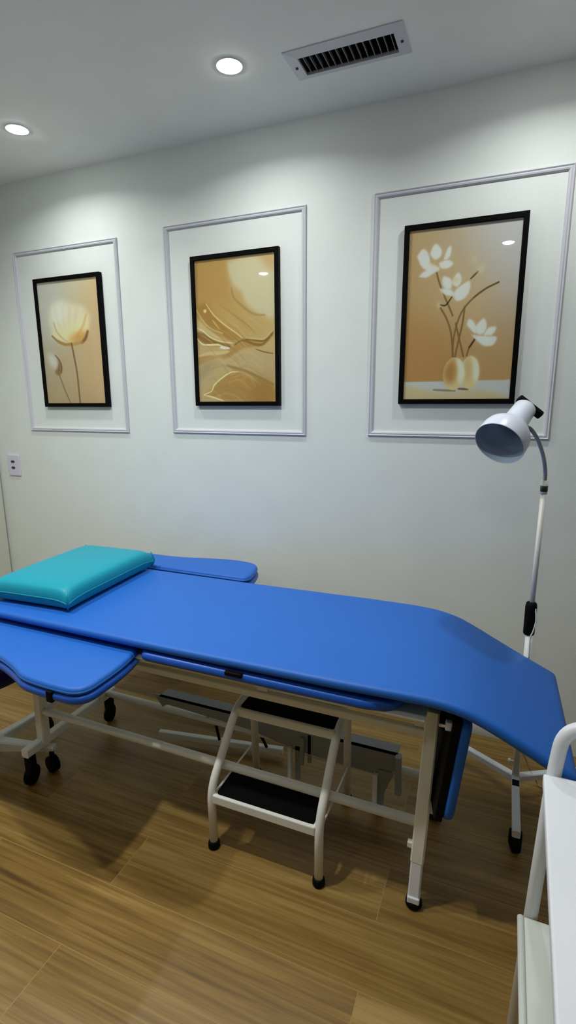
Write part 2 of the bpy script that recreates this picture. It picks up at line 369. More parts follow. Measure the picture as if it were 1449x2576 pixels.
def art_tulip(p):
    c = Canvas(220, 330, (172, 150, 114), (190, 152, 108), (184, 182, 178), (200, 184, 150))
    c.poly([(.45, .2), (1.1, .1), (1.1, .95), (.75, .9), (.6, .5)], (206, 164, 112), .12, .55)
    c.disc(.15, .75, .3, .25, (196, 194, 194), .12, .6)  # grey upper left, with the corner tone, partly a glass reflection painted into the print
    c.poly(p['cup'], (222, 212, 188), .03, .75)
    c.poly([(u, v+.02) for u, v in p['cup'][5:]], (236, 214, 160), .03, .75)
    c.poly(p['gold'], (206, 146, 56), .03, .95)
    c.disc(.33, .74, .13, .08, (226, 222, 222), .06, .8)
    c.line(p['pet1'], (176, 142, 92), .006, .02, .5, .8); c.line(p['pet2'], (196, 150, 84), .008, .03, .5, .8)
    for k in range(9): c.line([(.22+.06*k, .80-.004*k), (.27+.045*k, .66), (.44+.013*k, .51)], [(246, 238, 214), (214, 180, 112)][k % 2], .012, .04, .12, .8)
    c.line(p['rim'], (140, 92, 36), .012, .02, .85, .8); c.line(p['rimr'], (120, 70, 20), .014, .03, .9, .8); c.line(p['cup'][8:12], (176, 128, 60), .01, .03, .7)
    c.poly(p['budw'], (206, 206, 202), .03, .8)
    c.poly(p['bud'], (134, 96, 40), .012, .9)
    c.line(p['bud'][:4], (92, 58, 22), .006, .008, .8)
    c.line(p['stem'], (104, 72, 36), .016, .01, .95); c.line(p['stem'], (160, 120, 80), .004, .01, .5)
    c.line(p['stem2'], (132, 100, 58), .010, .008, .9)
    return c

def art_marble(p):
    c = Canvas(230, 345, (190, 160, 112), (196, 164, 112), (198, 156, 92), (206, 180, 128))
    c.poly([(-.1, 1.1), (.45, 1.1), (.5, .8), (.6, .55), (.3, .5), (-.1, .7)], (186, 142, 72), .07, .8)
    c.poly([(.2, .7), (.6, .68), (.95, .55), (.9, .46), (.6, .44), (.3, .55)], (192, 156, 92), .06, .7)
    c.poly(p['pale'], (204, 192, 160), .02, .95); c.poly(p['corner'], (196, 150, 90), .03, .7)
    c.poly(p['brown1'], (196, 160, 104), .02, .6)
    c.line(p['line1'], (150, 118, 64), .006, .02, .5, .8)
    c.poly(p['dark1'], (168, 122, 50), .02, .85)
    c.line(p['arc'], (236, 206, 138), .007, .008, .9, .8); c.line(p['arc2'], (220, 186, 116), .007, .012, .7, .8)
    c.poly(p['light1'], (206, 178, 126), .012, .9); c.line(p['w4'], (226, 196, 130), .008, .012, .6, .8)
    c.poly(p['brownv'], (138, 96, 34), .012, .9)
    c.line(p['wht1'], (244, 222, 168), .009, .006, .95, .8)
    c.line(p['wht2'], (246, 226, 176), .014, .006, .95, .8); c.line(p['wht3'], (255, 246, 220), .022, .008, .95, .8)
    c.poly(p['lowpale'], (192, 164, 116), .02, .9)
    c.poly(p['rib'], (178, 136, 70), .01, .95); c.line(p['ribl'], (214, 186, 132), .03, .012, .8, .8)
    c.line(p['ribd'], (136, 100, 42), .014, .012, .85, .8); c.line(p['ribd2'], (118, 84, 34), .008, .008, .9, .8)
    c.line([(u, v+.012) for u, v in p['ribd2']], (212, 182, 124), .012, .01, .7, .8)
    c.line(p['dl'], (120, 92, 46), .007, .006, .9, .8)
    c.poly(p['gshade'], (164, 138, 104), .03, .8)
    c.poly(p['mound'], (178, 134, 64), .014, .95); c.disc(.82, .08, .16, .1, (160, 116, 52), .06, .6)
    c.line(p['moundl'], (246, 222, 160), .010, .007, .95, .8); c.line(p['moundl2'], (246, 222, 160), .012, .007, .9, .8)
    c.line(p['moundr'], (156, 120, 62), .016, .02, .8, .8); c.disc(p['spot'][0][0], p['spot'][0][1], .018, .012, (244, 220, 160), .006)
    rng = np.random.RandomState(3)
    for k in range(26):      # fine streaks following the flow of the paint
        u0, v0 = rng.uniform(0, .6), rng.uniform(.42, .72); l = rng.uniform(.15, .4)
        c.line([(u0, v0), (u0+l*.5, v0-.06*l/.3), (u0+l, v0-.15*l/.3)], [(220, 188, 126), (150, 112, 52)][k % 2], .006, .010, .22, .9)
    for k in range(22):
        u0, v0 = rng.uniform(.05, .6), rng.uniform(.02, .34); l = rng.uniform(.15, .4)
        c.line([(u0, v0), (u0+l*.5, v0+.02), (u0+l, v0-.05)], [(216, 190, 140), (150, 118, 66)][k % 2], .008, .014, .2, .9)
    return c

def art_vases(p):
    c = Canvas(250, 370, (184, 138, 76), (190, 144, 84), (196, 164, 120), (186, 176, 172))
    c.disc(.95, .95, .38, .42, (186, 184, 192), .16, .85); c.disc(.5, .6, .3, .2, (208, 178, 132), .15, .6)  # bluish upper right: ceiling reflection in the glass, painted into the print colour
    c.disc(.15, .25, .4, .25, (184, 134, 70), .12, .6)
    c.poly(p['table'], (198, 198, 200), .004, 1, False); c.poly(p['tablec'], (206, 184, 138), .018, .9)
    def vase(ax, dk):
        u0, u1 = ax[0][0], ax[1][0]; v1, v0 = ax[2][1], ax[3][1]; cu = (u0+u1)/2; cv = (v0+v1)/2
        ru, rv = (u1-u0)/2, (v1-v0)/2
        out = [(cu+ru*math.cos(t)*(1.0 if math.sin(t) < .8 else .96), cv+rv*math.sin(t)) for t in np.linspace(0, 2*PI, 26)[:-1]]
        c.poly(out, (222, 198, 144), .003)
        c.poly([(cu-ru*.9, cv+rv*.4), (cu-ru*.1, cv+rv*.95), (cu+ru*.25, cv+rv*.3), (cu+ru*.1, cv-rv*.4), (cu-ru*.5, cv-rv*.6), (cu-ru*.95, cv-rv*.1)], dk, .025, .9)
        c.poly([(cu+ru*.1, cv+rv*.92), (cu+ru*.6, cv+rv*.75), (cu+ru*.95, cv), (cu+ru*.7, cv-rv*.6), (cu+ru*.45, cv-rv*.3), (cu+ru*.4, cv+rv*.4)], (236, 230, 224), .015, .95)
    c.line([(.3, .058), (.42, .054), (.5, .052)], (128, 92, 46), .004, .014, .7, .7); c.line([(.53, .064), (.57, .062), (.62, .060)], (96, 62, 26), .006, .012, .8, .7)
    vase(p['vase2ax'], (206, 176, 122)); vase(p['vase1ax'], (176, 124, 58))
    for k, w in (('s1', .010), ('s2', .011), ('s3', .010), ('s4', .011), ('s5', .010), ('s6', .010)): c.line(p[k], (132, 100, 52), w, .006, .9)
    c.line(p['s7'], (50, 34, 16), .007, .006, .9, .5); c.line(p['s8'], (92, 64, 28), .008, .008, .9, .6); c.line(p['s6'][:2], (88, 60, 24), .011, .006)
    c.line(p['s3'][:3], (110, 82, 40), .009, .005, .9)
    for k in ('f4a', 'f4b'): c.poly(p[k], (208, 196, 170), .016, .85)
    c.poly(p['bud'], (214, 196, 160), .012, .85)
    for k in ('f1e', 'f1a', 'f1b', 'f1d', 'f1c', 'f1f', 'f2a', 'f2d', 'f2b', 'f2c', 'f3a', 'f3d', 'f3c', 'f3b'):
        q = p[k]; c.poly(q, (224, 222, 222), .006, .92)
        cu = sum(a for a, b in q)/len(q); cv = sum(b for a, b in q)/len(q)
        c.poly([(cu+(a-cu)*.5, cv+(b-cv)*.5) for a, b in q], (236, 236, 240), .02, .8)
    for u, v in ((.24, .80), (.45, .70), (.66, .50)): c.disc(u, v, .03, .012, (208, 180, 120), .015, .7)
    return c

# ------------------------------------------------------------------ the room
YW = 2.1677; HC = 2.5; XL = -2.765; XR = 1.15; YB = -2.3
def slab(name, lo, hi, m, bev=0.0):
    bm = NB(); bm_box(bm, lo, hi, bev); return tag(obj(name, bm, m), kind='structure')
slab('floor', (XL-.3, YB-.1, -.08), (XR+.1, YW+.1, 0), M['floor'])
slab('ceiling', (XL-.3, YB-.1, HC+.06), (XR+.1, YW+.1, HC+.14), M['ceil']) if False else None
slab('wall_back', (XL-.3, YW, 0), (XR+.1, YW+.1, HC), M['wall'])
slab('wall_left', (XL-.12, YB, 0), (XL, YW, HC), M['wall'])
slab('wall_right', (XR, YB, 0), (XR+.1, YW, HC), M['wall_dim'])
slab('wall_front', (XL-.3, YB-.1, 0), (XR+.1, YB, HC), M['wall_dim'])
# ceiling with the openings of the lamps and the vent cut into it
LAMPS = [(-.931, 1.765), (-1.919, 1.793), (.062, 1.775), (-1.95, .86), (-.95, .86), (-2.058, -.138), (-.084, .009), (-1.06, -.07)]
VX0, VX1, VY0, VY1 = -.712, -.397, 1.806, 1.906
def ceiling():
    bm = NB(); R = .042; n = 32
    xs = sorted({XL-.3, XR+.1, VX0, VX1} | {l[0]+d for l in LAMPS for d in (-.06, .06)})
    ys = sorted({YB-.1, YW+.1, VY0, VY1} | {l[1]+d for l in LAMPS for d in (-.06, .06)})
    for a, b in zip(xs, xs[1:]):
        for c, d in zip(ys, ys[1:]):
            cx, cy = (a+b)/2, (c+d)/2
            if VX0 < cx < VX1 and VY0 < cy < VY1: continue
            if any(abs(cx-l[0]) < .06 and abs(cy-l[1]) < .06 for l in LAMPS): continue
            bm.faces.new([bm.verts.new(q) for q in ((a, c, HC), (b, c, HC), (b, d, HC), (a, d, HC))])
    for lx, ly in LAMPS:   # square patch with a round hole (the small grid cells around each lamp)
        sq = []; ci = []; cw = []
        for k in range(n):
            t = 2*PI*k/n; ux, uy = math.cos(t), math.sin(t); m_ = max(abs(ux), abs(uy))
            sq.append(bm.verts.new((lx+.06*ux/m_, ly+.06*uy/m_, HC))); ci.append(bm.verts.new((lx+R*ux, ly+R*uy, HC))); cw.append(bm.verts.new((lx+R*ux, ly+R*uy, HC+.07)))
        for k in range(n):
            j = (k+1) % n
            bm.faces.new([sq[k], sq[j], ci[j], ci[k]]); bm.faces.new([ci[k], ci[j], cw[j], cw[k]])
        bm.faces.new(cw)
    for q in (((VX0, VY0), (VX1, VY0)), ((VX1, VY0), (VX1, VY1)), ((VX1, VY1), (VX0, VY1)), ((VX0, VY1), (VX0, VY0))):
        bm.faces.new([bm.verts.new((*q[0], HC)), bm.verts.new((*q[1], HC)), bm.verts.new((*q[1], HC+.1)), bm.verts.new((*q[0], HC+.1))])
    bm.faces.new([bm.verts.new(q) for q in ((VX0, VY0, HC+.1), (VX1, VY0, HC+.1), (VX1, VY1, HC+.1), (VX0, VY1, HC+.1))])
    o = (XL-.3, YB-.1, XR+.1, YW+.1)   # upper skin
    bm.faces.new([bm.verts.new(q) for q in ((o[0], o[1], HC+.14), (o[2], o[1], HC+.14), (o[2], o[3], HC+.14), (o[0], o[3], HC+.14))])
    bmesh.ops.remove_doubles(bm, verts=bm.verts[:], dist=1e-5)
    return tag(obj('ceiling', bm, M['ceil']), kind='structure')
ceiling()
# a plain door leaf in the left corner, 2.1 m high, a narrow gap from the back wall
slab('door_1', (XL, 1.30, .006), (XL+.05, YW-.012, 2.1), M['door'], .002)
slab('baseboard_right', (XR-.012, YB, 0), (XR, YW, .07), M['mould'], .002)

def moulding(name, x0, x1, z0, z1):
    w = .021; pr = [(0, 0), (0, .006), (.004, .010), (.008, .0065), (.012, .009), (.017, .0075), (.021, .003), (.021, 0)]
    bm = NB(); C4 = [(x0, z0, 1, 1), (x1, z0, -1, 1), (x1, z1, -1, -1), (x0, z1, 1, -1)]; rings = []
    for x, z, sx, sz in C4:
        rings.append([bm.verts.new((x+sx*a, YW-b, z+sz*a)) for a, b in pr])
    for i in range(4):
        A, B = rings[i], rings[(i+1) % 4]
        for k in range(len(pr)-1): bm.faces.new([A[k], A[k+1], B[k+1], B[k]])
        bm.faces.new([A[-1], A[0], B[0], B[-1]])
    tag(obj(name, bm, M['mould']), kind='structure')
moulding('trim_1', -2.434, -1.764, 1.265, 2.176)
moulding('trim_2', -1.4975, -.809, 1.270, 2.191)
moulding('trim_3', -.533, .150, 1.276, 2.193)

# framed pictures
YF = YW-.022
def picture(name, rect, art, label):
    x0, x1, z0, z1 = rect; B = .019
    t = thing(name, ((x0+x1)/2, YW, z0), label, 'picture', 'framed pictures inside the wall mouldings')
    pr = [(0, -.0), (0, .0205), (.0015, .022), (B-.001, .022), (B, .021), (B, .004), (B, 0)]
    bm = NB(); rings = []
    for x, z, sx, sz in ((x0, z0, 1, 1), (x1, z0, -1, 1), (x1, z1, -1, -1), (x0, z1, 1, -1)):
        rings.append([bm.verts.new((x+sx*a, YW-.0005-b, z+sz*a)) for a, b in pr])
    for i in range(4):
        A, Bn = rings[i], rings[(i+1) % 4]
        for k in range(len(pr)-1): bm.faces.new([A[k], A[k+1], Bn[k+1], Bn[k]])
        bm.faces.new([A[-1], A[0], Bn[0], Bn[-1]])
    obj('frame', bm, M['blackf'], t)
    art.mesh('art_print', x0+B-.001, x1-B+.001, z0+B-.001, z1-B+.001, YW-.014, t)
    bm = NB(); bm_box(bm, (x0+B, YW-.0175, z0+B), (x1-B, YW-.0160, z1-B)); g = obj('glass', bm, M['glass'], t)
    return t
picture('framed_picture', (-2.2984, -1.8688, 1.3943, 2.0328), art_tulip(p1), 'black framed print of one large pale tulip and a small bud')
picture('framed_picture', (-1.3551, -.9265, 1.3993, 2.0467), art_marble(p2), 'black framed abstract print of golden tan marbled swirls')
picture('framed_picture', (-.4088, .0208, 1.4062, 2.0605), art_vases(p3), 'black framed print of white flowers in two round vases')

# wall outlet by the left corner
t = thing('wall_outlet', (-2.598, YW, 1.003), 'white wall outlet plate with two dark sockets beside the corner', 'outlet')
bm = NB(); bm_box(bm, (-2.643, YW-.008, 1.004), (-2.553, YW, 1.125), .004, 2); obj('plate', bm, M['plastic'], t)
for z in (1.086, 1.051):
    bm = NB(); bm_lathe(bm, [(0, .011), (.003, .011), (.003, .0)], (-2.602, YW-.0075, z), (0, -1, 0), 20)
    bmesh.ops.scale(bm, vec=(1.25, 1, .62), space=Matrix.Translation((2.602, -YW, -z)), verts=bm.verts[:])
    obj('socket', bm, M['slot'], t)

# ceiling vent
t = thing('ceiling_vent', (-.555, 1.856, HC), 'white rectangular ceiling vent grille with slanted dark slats', 'vent')
bm = NB()
def ring_prism(bm, o, i, z0, z1, slope=0.0):
    O = [(o[0], o[2]), (o[1], o[2]), (o[1], o[3]), (o[0], o[3])]; I = [(i[0], i[2]), (i[1], i[2]), (i[1], i[3]), (i[0], i[3])]
    a = [bm.verts.new((*p, z1)) for p in O]; b = [bm.verts.new((*p, z1-slope)) for p in O]; c = [bm.verts.new((*p, z0)) for p in I]; d = [bm.verts.new((*p, z1)) for p in I]
    for k in range(4):
        j = (k+1) % 4
        for A, B in ((a, b), (b, c), (c, d), (d, a)): bm.faces.new([A[k], A[j], B[j], B[k]])
ring_prism(bm, (-.748, -.367, 1.772, 1.928), (VX0+.003, VX1-.003, VY0+.003, VY1-.003), HC-.007, HC, .003)
obj('frame', bm, M['vent'], t)
bm = NB()
for a_, b_ in (((VX0+.001, VY0+.001, HC+.004), (VX0+.003, VY1-.001, HC+.098)), ((VX1-.003, VY0+.001, HC+.004), (VX1-.001, VY1-.001, HC+.098)), ((VX0+.001, VY0+.001, HC+.004), (VX1-.001, VY0+.003, HC+.098)), ((VX0+.001, VY1-.003, HC+.004), (VX1-.001, VY1-.001, HC+.098)), ((VX0+.001, VY0+.001, HC+.092), (VX1-.001, VY1-.001, HC+.098))): bm_box(bm, a_, b_)
obj('duct', bm, M['duct'], t)
for k in range(14):
    x = VX0 + .016 + k*(VX1-VX0-.02)/13.6
    bm = NB(); a = math.radians(-14)
    bm_box(bm, (-.0008, VY0+.004, -.011), (.0008, VY1-.004, .011), 0, 1, Matrix.Translation((x, 0, HC+.008)) @ Matrix.Rotation(a, 4, 'Y'))
    obj('slat', bm, M['slat'], t)
for x in (-.728, -.383):
    bm = NB(); bm_lathe(bm, [(0, .005), (.002, .0045), (.003, 0)], (x, 1.856, HC-.006), (0, 0, -1), 14); obj('screw', bm, M['slot'], t)

# recessed downlights: trim ring, glowing lens and the lamp itself
LABS = ['round recessed downlight in the ceiling beside the vent', 'round recessed downlight at the left edge of the ceiling',
        'round recessed downlight in the ceiling above the gooseneck lamp',
        'round recessed downlight in the ceiling over the couch front, left of the middle row', 'round recessed downlight in the ceiling over the step stool',
        'round recessed downlight far left behind the viewer', 'round recessed downlight over the viewer, mirrored in the vase picture', 'round recessed downlight between the two lamps behind the viewer']
LIGHT_W = [3.2, 3.2, 3.2, 11, 11, 1.0, .8, 1.0]
for (x, y), lab, w in zip(LAMPS, LABS, LIGHT_W):
    t = thing('ceiling_downlight', (x, y, HC), lab, 'ceiling light', 'recessed downlights')
    bm = NB(); bm_lathe(bm, [(.06, .0385), (.004, .0385), (-.002, .040), (-.003, .044), (-.001, .0465), (0, .0465)], (x, y, HC), (0, 0, 1), 40); obj('trim_ring', bm, M['rim'], t)
    bm = NB(); bm_lathe(bm, [(-.008, .0), (-.0075, .012), (-.006, .023), (-.003, .032), (.001, .0382), (.006, .0384)], (x, y, HC-.002), (0, 0, 1), 40); obj('lens', bm, M['lens'], t)
    ld = bpy.data.lights.new('downlight_lamp', 'AREA'); ld.shape = 'DISK'; ld.size = .075; ld.energy = w; ld.color = (.985, 1.0, .985); ld.spread = math.radians(150)
    lo = bpy.data.objects.new('downlight_lamp', ld); col.objects.link(lo); lo.location = (x, y, HC-.0125); lo.parent = t; lo.matrix_parent_inverse = t.matrix_world.inverted()
# ------------------------------------------------------------------ treatment couch
couch = thing('treatment_couch', (-.85, 1.45, 0), 'white framed treatment couch with blue padded arm rests, under the long blue mat', 'treatment couch')
YFr, YBk = 1.275, 1.63
def fr_(x, z0, dy=0.0):
    """point of the front frame, which leans back a little: 1.275 m out at the floor, 1.335 m at the top"""
    t = 1.4235/(1.275+.104*(1.428-z0)); return (x*t, YFr*t+dy, 1.428-(1.428-z0)*t)
def part(name, fn, m, parent, label=None):
    bm = NB(); fn(bm); o = obj(name, bm, m, parent)
    if label: o['label'] = label
    return o
# legs: the right pair reaches the floor, the left pair stands on a cross bar with casters
lg = part('leg', lambda b: bm_tube(b, [fr_(-.1193, .632), fr_(-.1385, .160)], .0185, square=True), M['cream'], couch)
part('leg_extension', lambda b: (bm_tube(b, [fr_(-.1385, .165, -.001), fr_(-.1425, .034, -.001)], .0165, square=True), bm_box(b, (-.160, YFr-.0185, .020), (-.1255, YFr+.0165, .040), .003)), M['bright'], lg, 'bright white lower end of the leg')
part('foot', lambda b: bm_lathe(b, [(0, 0), (0, .018), (.006, .0235), (.016, .0235), (.024, .018), (.024, 0)], (-.1425, YFr, 0), (0, 0, 1), 24), M['black'], lg)
part('lock_screw', lambda b: bm_box(b, (-.170, YFr+.007, .180), (-.154, YFr+.023, .198), .002), M['cream'], lg)
lg = part('leg', lambda b: bm_tube(b, [(-.1195, YBk, .60), (-.130, YBk, .024)], .0185, square=True), M['cream'], couch)
part('foot', lambda b: bm_lathe(b, [(0, 0), (0, .018), (.006, .0235), (.016, .0235), (.024, .018), (.024, 0)], (-.130, YBk, 0), (0, 0, 1), 24), M['black'], lg)
part('leg', lambda b: bm_tube(b, [fr_(-1.533, .60), fr_(-1.543, .155)], .0185, square=True), M['cream'], couch)
part('leg', lambda b: bm_tube(b, [(-1.560, 1.60, .57), (-1.564, 1.60, .14)], .0185, square=True), M['cream'], couch)
part('cross_bar', lambda b: bm_tube(b, [(-1.567, 1.205, .139), (-1.567, 1.685, .139)], .0165, square=True), M['white'], couch)
part('cross_bar', lambda b: bm_tube(b, [(-1.562, 1.303, .268), (-1.562, 1.60, .268)], .013, square=True), M['white'], couch)
part('cross_bar', lambda b: bm_tube(b, [(-.130, 1.33, .530), (-.130, YBk, .530)], .013, square=True), M['cream'], couch)
part('cross_bar', lambda b: bm_tube(b, [(-1.59, 1.33, .530), (-1.59, YBk, .530)], .013, square=True), M['cream'], couch)
def caster(b, x, y, r, zt):
    bm_lathe(b, [(-.014, 0), (-.014, r*.7), (-.011, r*.95), (-.004, r), (.004, r), (.011, r*.95), (.014, r*.7), (.014, 0)], (x, y, r), (1, .25, 0), 26)
    bm_box(b, (x-.020, y-.012, r*.9), (x+.020, y+.012, zt), .004)
for y in (1.225, 1.655): part('caster', lambda b: caster(b, -1.567, y, .038, .124), M['black'], couch)
# long rails
part('lower_rail', lambda b: bm_tube(b, [fr_(-1.535, .287), fr_(-.137, .281)], .0142, 18), M['white'], couch)
part('lower_rail', lambda b: bm_tube(b, [(-1.55, YBk, .155), (-.13, YBk, .152)], .0142, 18), M['white'], couch)
part('upper_rail', lambda b: bm_tube(b, [fr_(-1.53, .567), fr_(-.125, .562)], .0115, square=True), M['cream'], couch)
part('upper_rail', lambda b: bm_tube(b, [(-1.59, YBk, .530), (-.13, YBk, .530)], .0115, square=True), M['cream'], couch)
def deck(b):
    bm_box(b, (-1.50, 1.226, .6215), (-.134, 1.40, .6265), .001); bm_box(b, (-1.55, 1.51, .6215), (-.134, 1.655, .6265), .001)
    for x in (-1.56, -1.13, -.64, -.155): bm_box(b, (x-.018, 1.325, .540), (x+.018, 1.64, .6225), .001)
part('deck_frame', deck, M['cream'], couch)
# padded sections
part('seat_cushion', lambda b: bm_pad(b, round_poly([(-1.0, 1.206, .02), (-.188, 1.206, .13), (-.165, 1.45, .05), (-.165, 1.77, .05), (-1.062, 1.77, .03), (-1.062, 1.335, .03)], 12), .6275, .6580, .014, 5, .003), M['blue_b'], couch)
part('head_cushion', lambda b: bm_pad(b, round_poly([(-1.93, 1.395, .05), (-1.072, 1.395, .02), (-1.072, 1.77, .02), (-1.93, 1.77, .05)], 8), .6275, .6590, .014, 5, .002), M['blue_b'], couch)
part('strap', lambda b: bm_box(b, (-.70, 1.199, .648), (-.645, 1.216, .6605), .003), M['black'], couch)
# arm rests (front: low and wide; rear: raised along the wall)
armF = round_poly([(-1.80, 1.105, .04), (-1.50, 1.100, .06), (-1.385, 1.062, .05), (-1.315, 1.028, .06), (-1.20, 1.018, .10), (-1.068, 1.022, .062), (-1.066, 1.20, .16), (-1.095, 1.336, .055), (-1.25, 1.374, .2), (-1.80, 1.374, .05)], 10)
AS = .955
def ap(fn):
    def g(b):
        fn(b)
        for v in b.verts: v.co = Vector((v.co.x*AS, v.co.y*AS, 1.428-(1.428-v.co.z)*AS))
    return g
af = part('arm_rest', ap(lambda b: bm_pad(b, armF, .583, .611, .014)), M['blue'], couch)
part('base_pad', ap(lambda b: bm_pad(b, [p + (p-Vector((-1.4, 1.2))).normalized()*.004 for p in armF], .556, .5845, .012)), M['blue_b'], af)
part('strap', ap(lambda b: bm_box(b, (-1.200, 1.013, .553), (-1.176, 1.05, .590), .004)), M['black'], af)
for x, y in ((-1.20, 1.05), (-1.60, 1.11)): part('support_bar', lambda b: bm_tube(b, [(x, y, .5845), (x, 1.655, .5845)], .0095, square=True), M['white'], af)
armB = round_poly([(-1.78, 1.845, .05), (-.945, 1.842, .05), (-.955, 1.93, .09), (-.985, 2.035, .07), (-1.10, 2.058, .08), (-1.24, 2.035, .1), (-1.40, 1.995, .12), (-1.56, 2.000, .1), (-1.78, 2.0, .06)], 10)
ab = part('arm_rest', lambda b: bm_pad(b, armB, .672, .702, .015), M['blue'], couch)
part('base_pad', lambda b: bm_pad(b, [p + (p-Vector((-1.35, 1.93))).normalized()*.003 for p in armB], .645, .6735, .012), M['blue_b'], ab)
for x in (-1.30, -1.60): part('support_bar', lambda b: bm_tube(b, fillet([(x, 1.60, .548), (x, 1.92, .548), (x, 1.92, .648)], .03), .010), M['white'], ab)
# folded-down leg section at the right end: blue pad on a black board
TH = math.radians(13.5)
MT = Matrix.Translation((-.046, 1.25, .60)) @ Matrix.Rotation(TH, 4, 'Z') @ Matrix.Rotation(math.radians(6.5), 4, 'Y')
def legpad(b):
    o = round_poly([(-.285, 0, .05), (.03, 0, .03), (.03, .335, .03), (-.285, .335, .05)], 8)
    bm_pad(b, o, 0, .027, .010)
    R_ = Matrix(((0, 0, 1, 0), (0, 1, 0, 0), (1, 0, 0, 0), (0, 0, 0, 1)))   # lay the pad upright
    bmesh.ops.transform(b, matrix=MT @ R_, verts=b.verts[:])
lp = part('leg_section', legpad, M['blue'], couch)
part('backing_board', lambda b: bm_box(b, (-.022, .004, -.278), (-.001, .331, .025), .003, 2, MT), M['black'], lp)
part('hinge_bracket', lambda b: bm_box(b, (-.036, .015, -.012), (-.018, .03, .012), .001, 1, MT), M['bright'], lp)
part('hinge_arm', lambda b: bm_tube(b, [(-.140, 1.37, .580), (-.075, 1.37, .600)], .010), M['black'], lp)
part('hinge_arm', lambda b: bm_tube(b, [(-.160, 1.52, .580), (-.105, 1.52, .600)], .010), M['black'], lp)
part('hinge_bolt', lambda b: bm_lathe(b, [(0, .006), (.016, .006), (.017, .009), (.024, .009), (.026, 0)], (-.103, YFr-.004, .597), (1, 0, 0), 16), M['chrome'], couch)
# folded stirrup tray and hanging brackets seen between the rails
YT = 1.55; TS = 1.033
def tp(fn):
    def g(b):
        fn(b)
        for v in b.verts: v.co = Vector((v.co.x*TS, v.co.y*TS, 1.428-(1.428-v.co.z)*TS))
    return g
def beam(b):
    z0, z1 = .222, .272
    P = [(-1.226, z1), (-1.190, z0), (-1.165, z0+.018), (-.80, z0), (-.62, z0-.035), (-.30, z0-.048), (-.238, z0), (-.238, z1)]
    A = [b.verts.new((x, YT-.004, z)) for x, z in P]; B = [b.verts.new((x, YT+.004, z)) for x, z in P]
    b.faces.new(A); b.faces.new(list(reversed(B)))
    for k in range(len(P)): b.faces.new([A[k], A[(k+1) % len(P)], B[(k+1) % len(P)], B[k]])
    bm_box(b, (-1.20, YT-.004, .266), (-.25, YT+.05, .272))
tr = part('tray_beam', tp(beam), M['grey'], couch)
part('bracket', tp(lambda b: bm_tube(b, [(-.2445, YT-.022, .278), (-.2405, YT-.022, .138)], .010, square=True)), M['grey'], tr)
part('bracket', tp(lambda b: bm_box(b, (-.328, YT-.022, .045), (-.312, YT-.006, .185), .002)), M['white'], tr)
def gusset(b):
    P = [(-.312, .20), (-.258, .20), (-.272, .165), (-.288, .12), (-.292, .05), (-.312, .05)]
    A = [b.verts.new((x, YT-.010, z)) for x, z in P]; B = [b.verts.new((x, YT-.006, z)) for x, z in P]
    b.faces.new(A); b.faces.new(list(reversed(B)))
    for k in range(len(P)): b.faces.new([A[k], A[(k+1) % len(P)], B[(k+1) % len(P)], B[k]])
part('bracket', tp(gusset), M['grey'], tr)
part('bracket', tp(lambda b: bm_box(b, (-.640, YT-.022, .058), (-.626, YT-.006, .200), .002)), M['white'], tr)
part('bracket', tp(lambda b: bm_box(b, (-.618, YT-.004, .066), (-.598, YT+.002, .205), .001)), M['grey'], tr)
part('bracket', tp(lambda b: bm_tube(b, [(-.585, YT-.012, .250), (-.589, YT-.012, .142)], .0075, square=True)), M['grey'], tr)
part('bracket', tp(lambda b: bm_box(b, (-.570, YT-.004, .148), (-.556, YT+.004, .262), .001)), M['grey'], tr)
for x in (-1.03, -.36): part('bracket', lambda b: bm_tube(b, fillet([(x, 1.60, .222), (x, YBk, .222), (x, YBk, .155)], .01, 2), .006, square=True), M['grey'], tr)
part('floor_bar', lambda b: bm_tube(b, [(-1.268, 1.618, .038), (-.95, 1.672, .038), (-.735, 1.708, .038)], .0125, square=True), M['white'], couch)
for x, y in ((-1.0, 1.662), (-.80, 1.697)): part('floor_bar_post', lambda b: bm_tube(b, [(x, y, .04), (x, YBk+.002, .15)], .006), M['black'], couch)
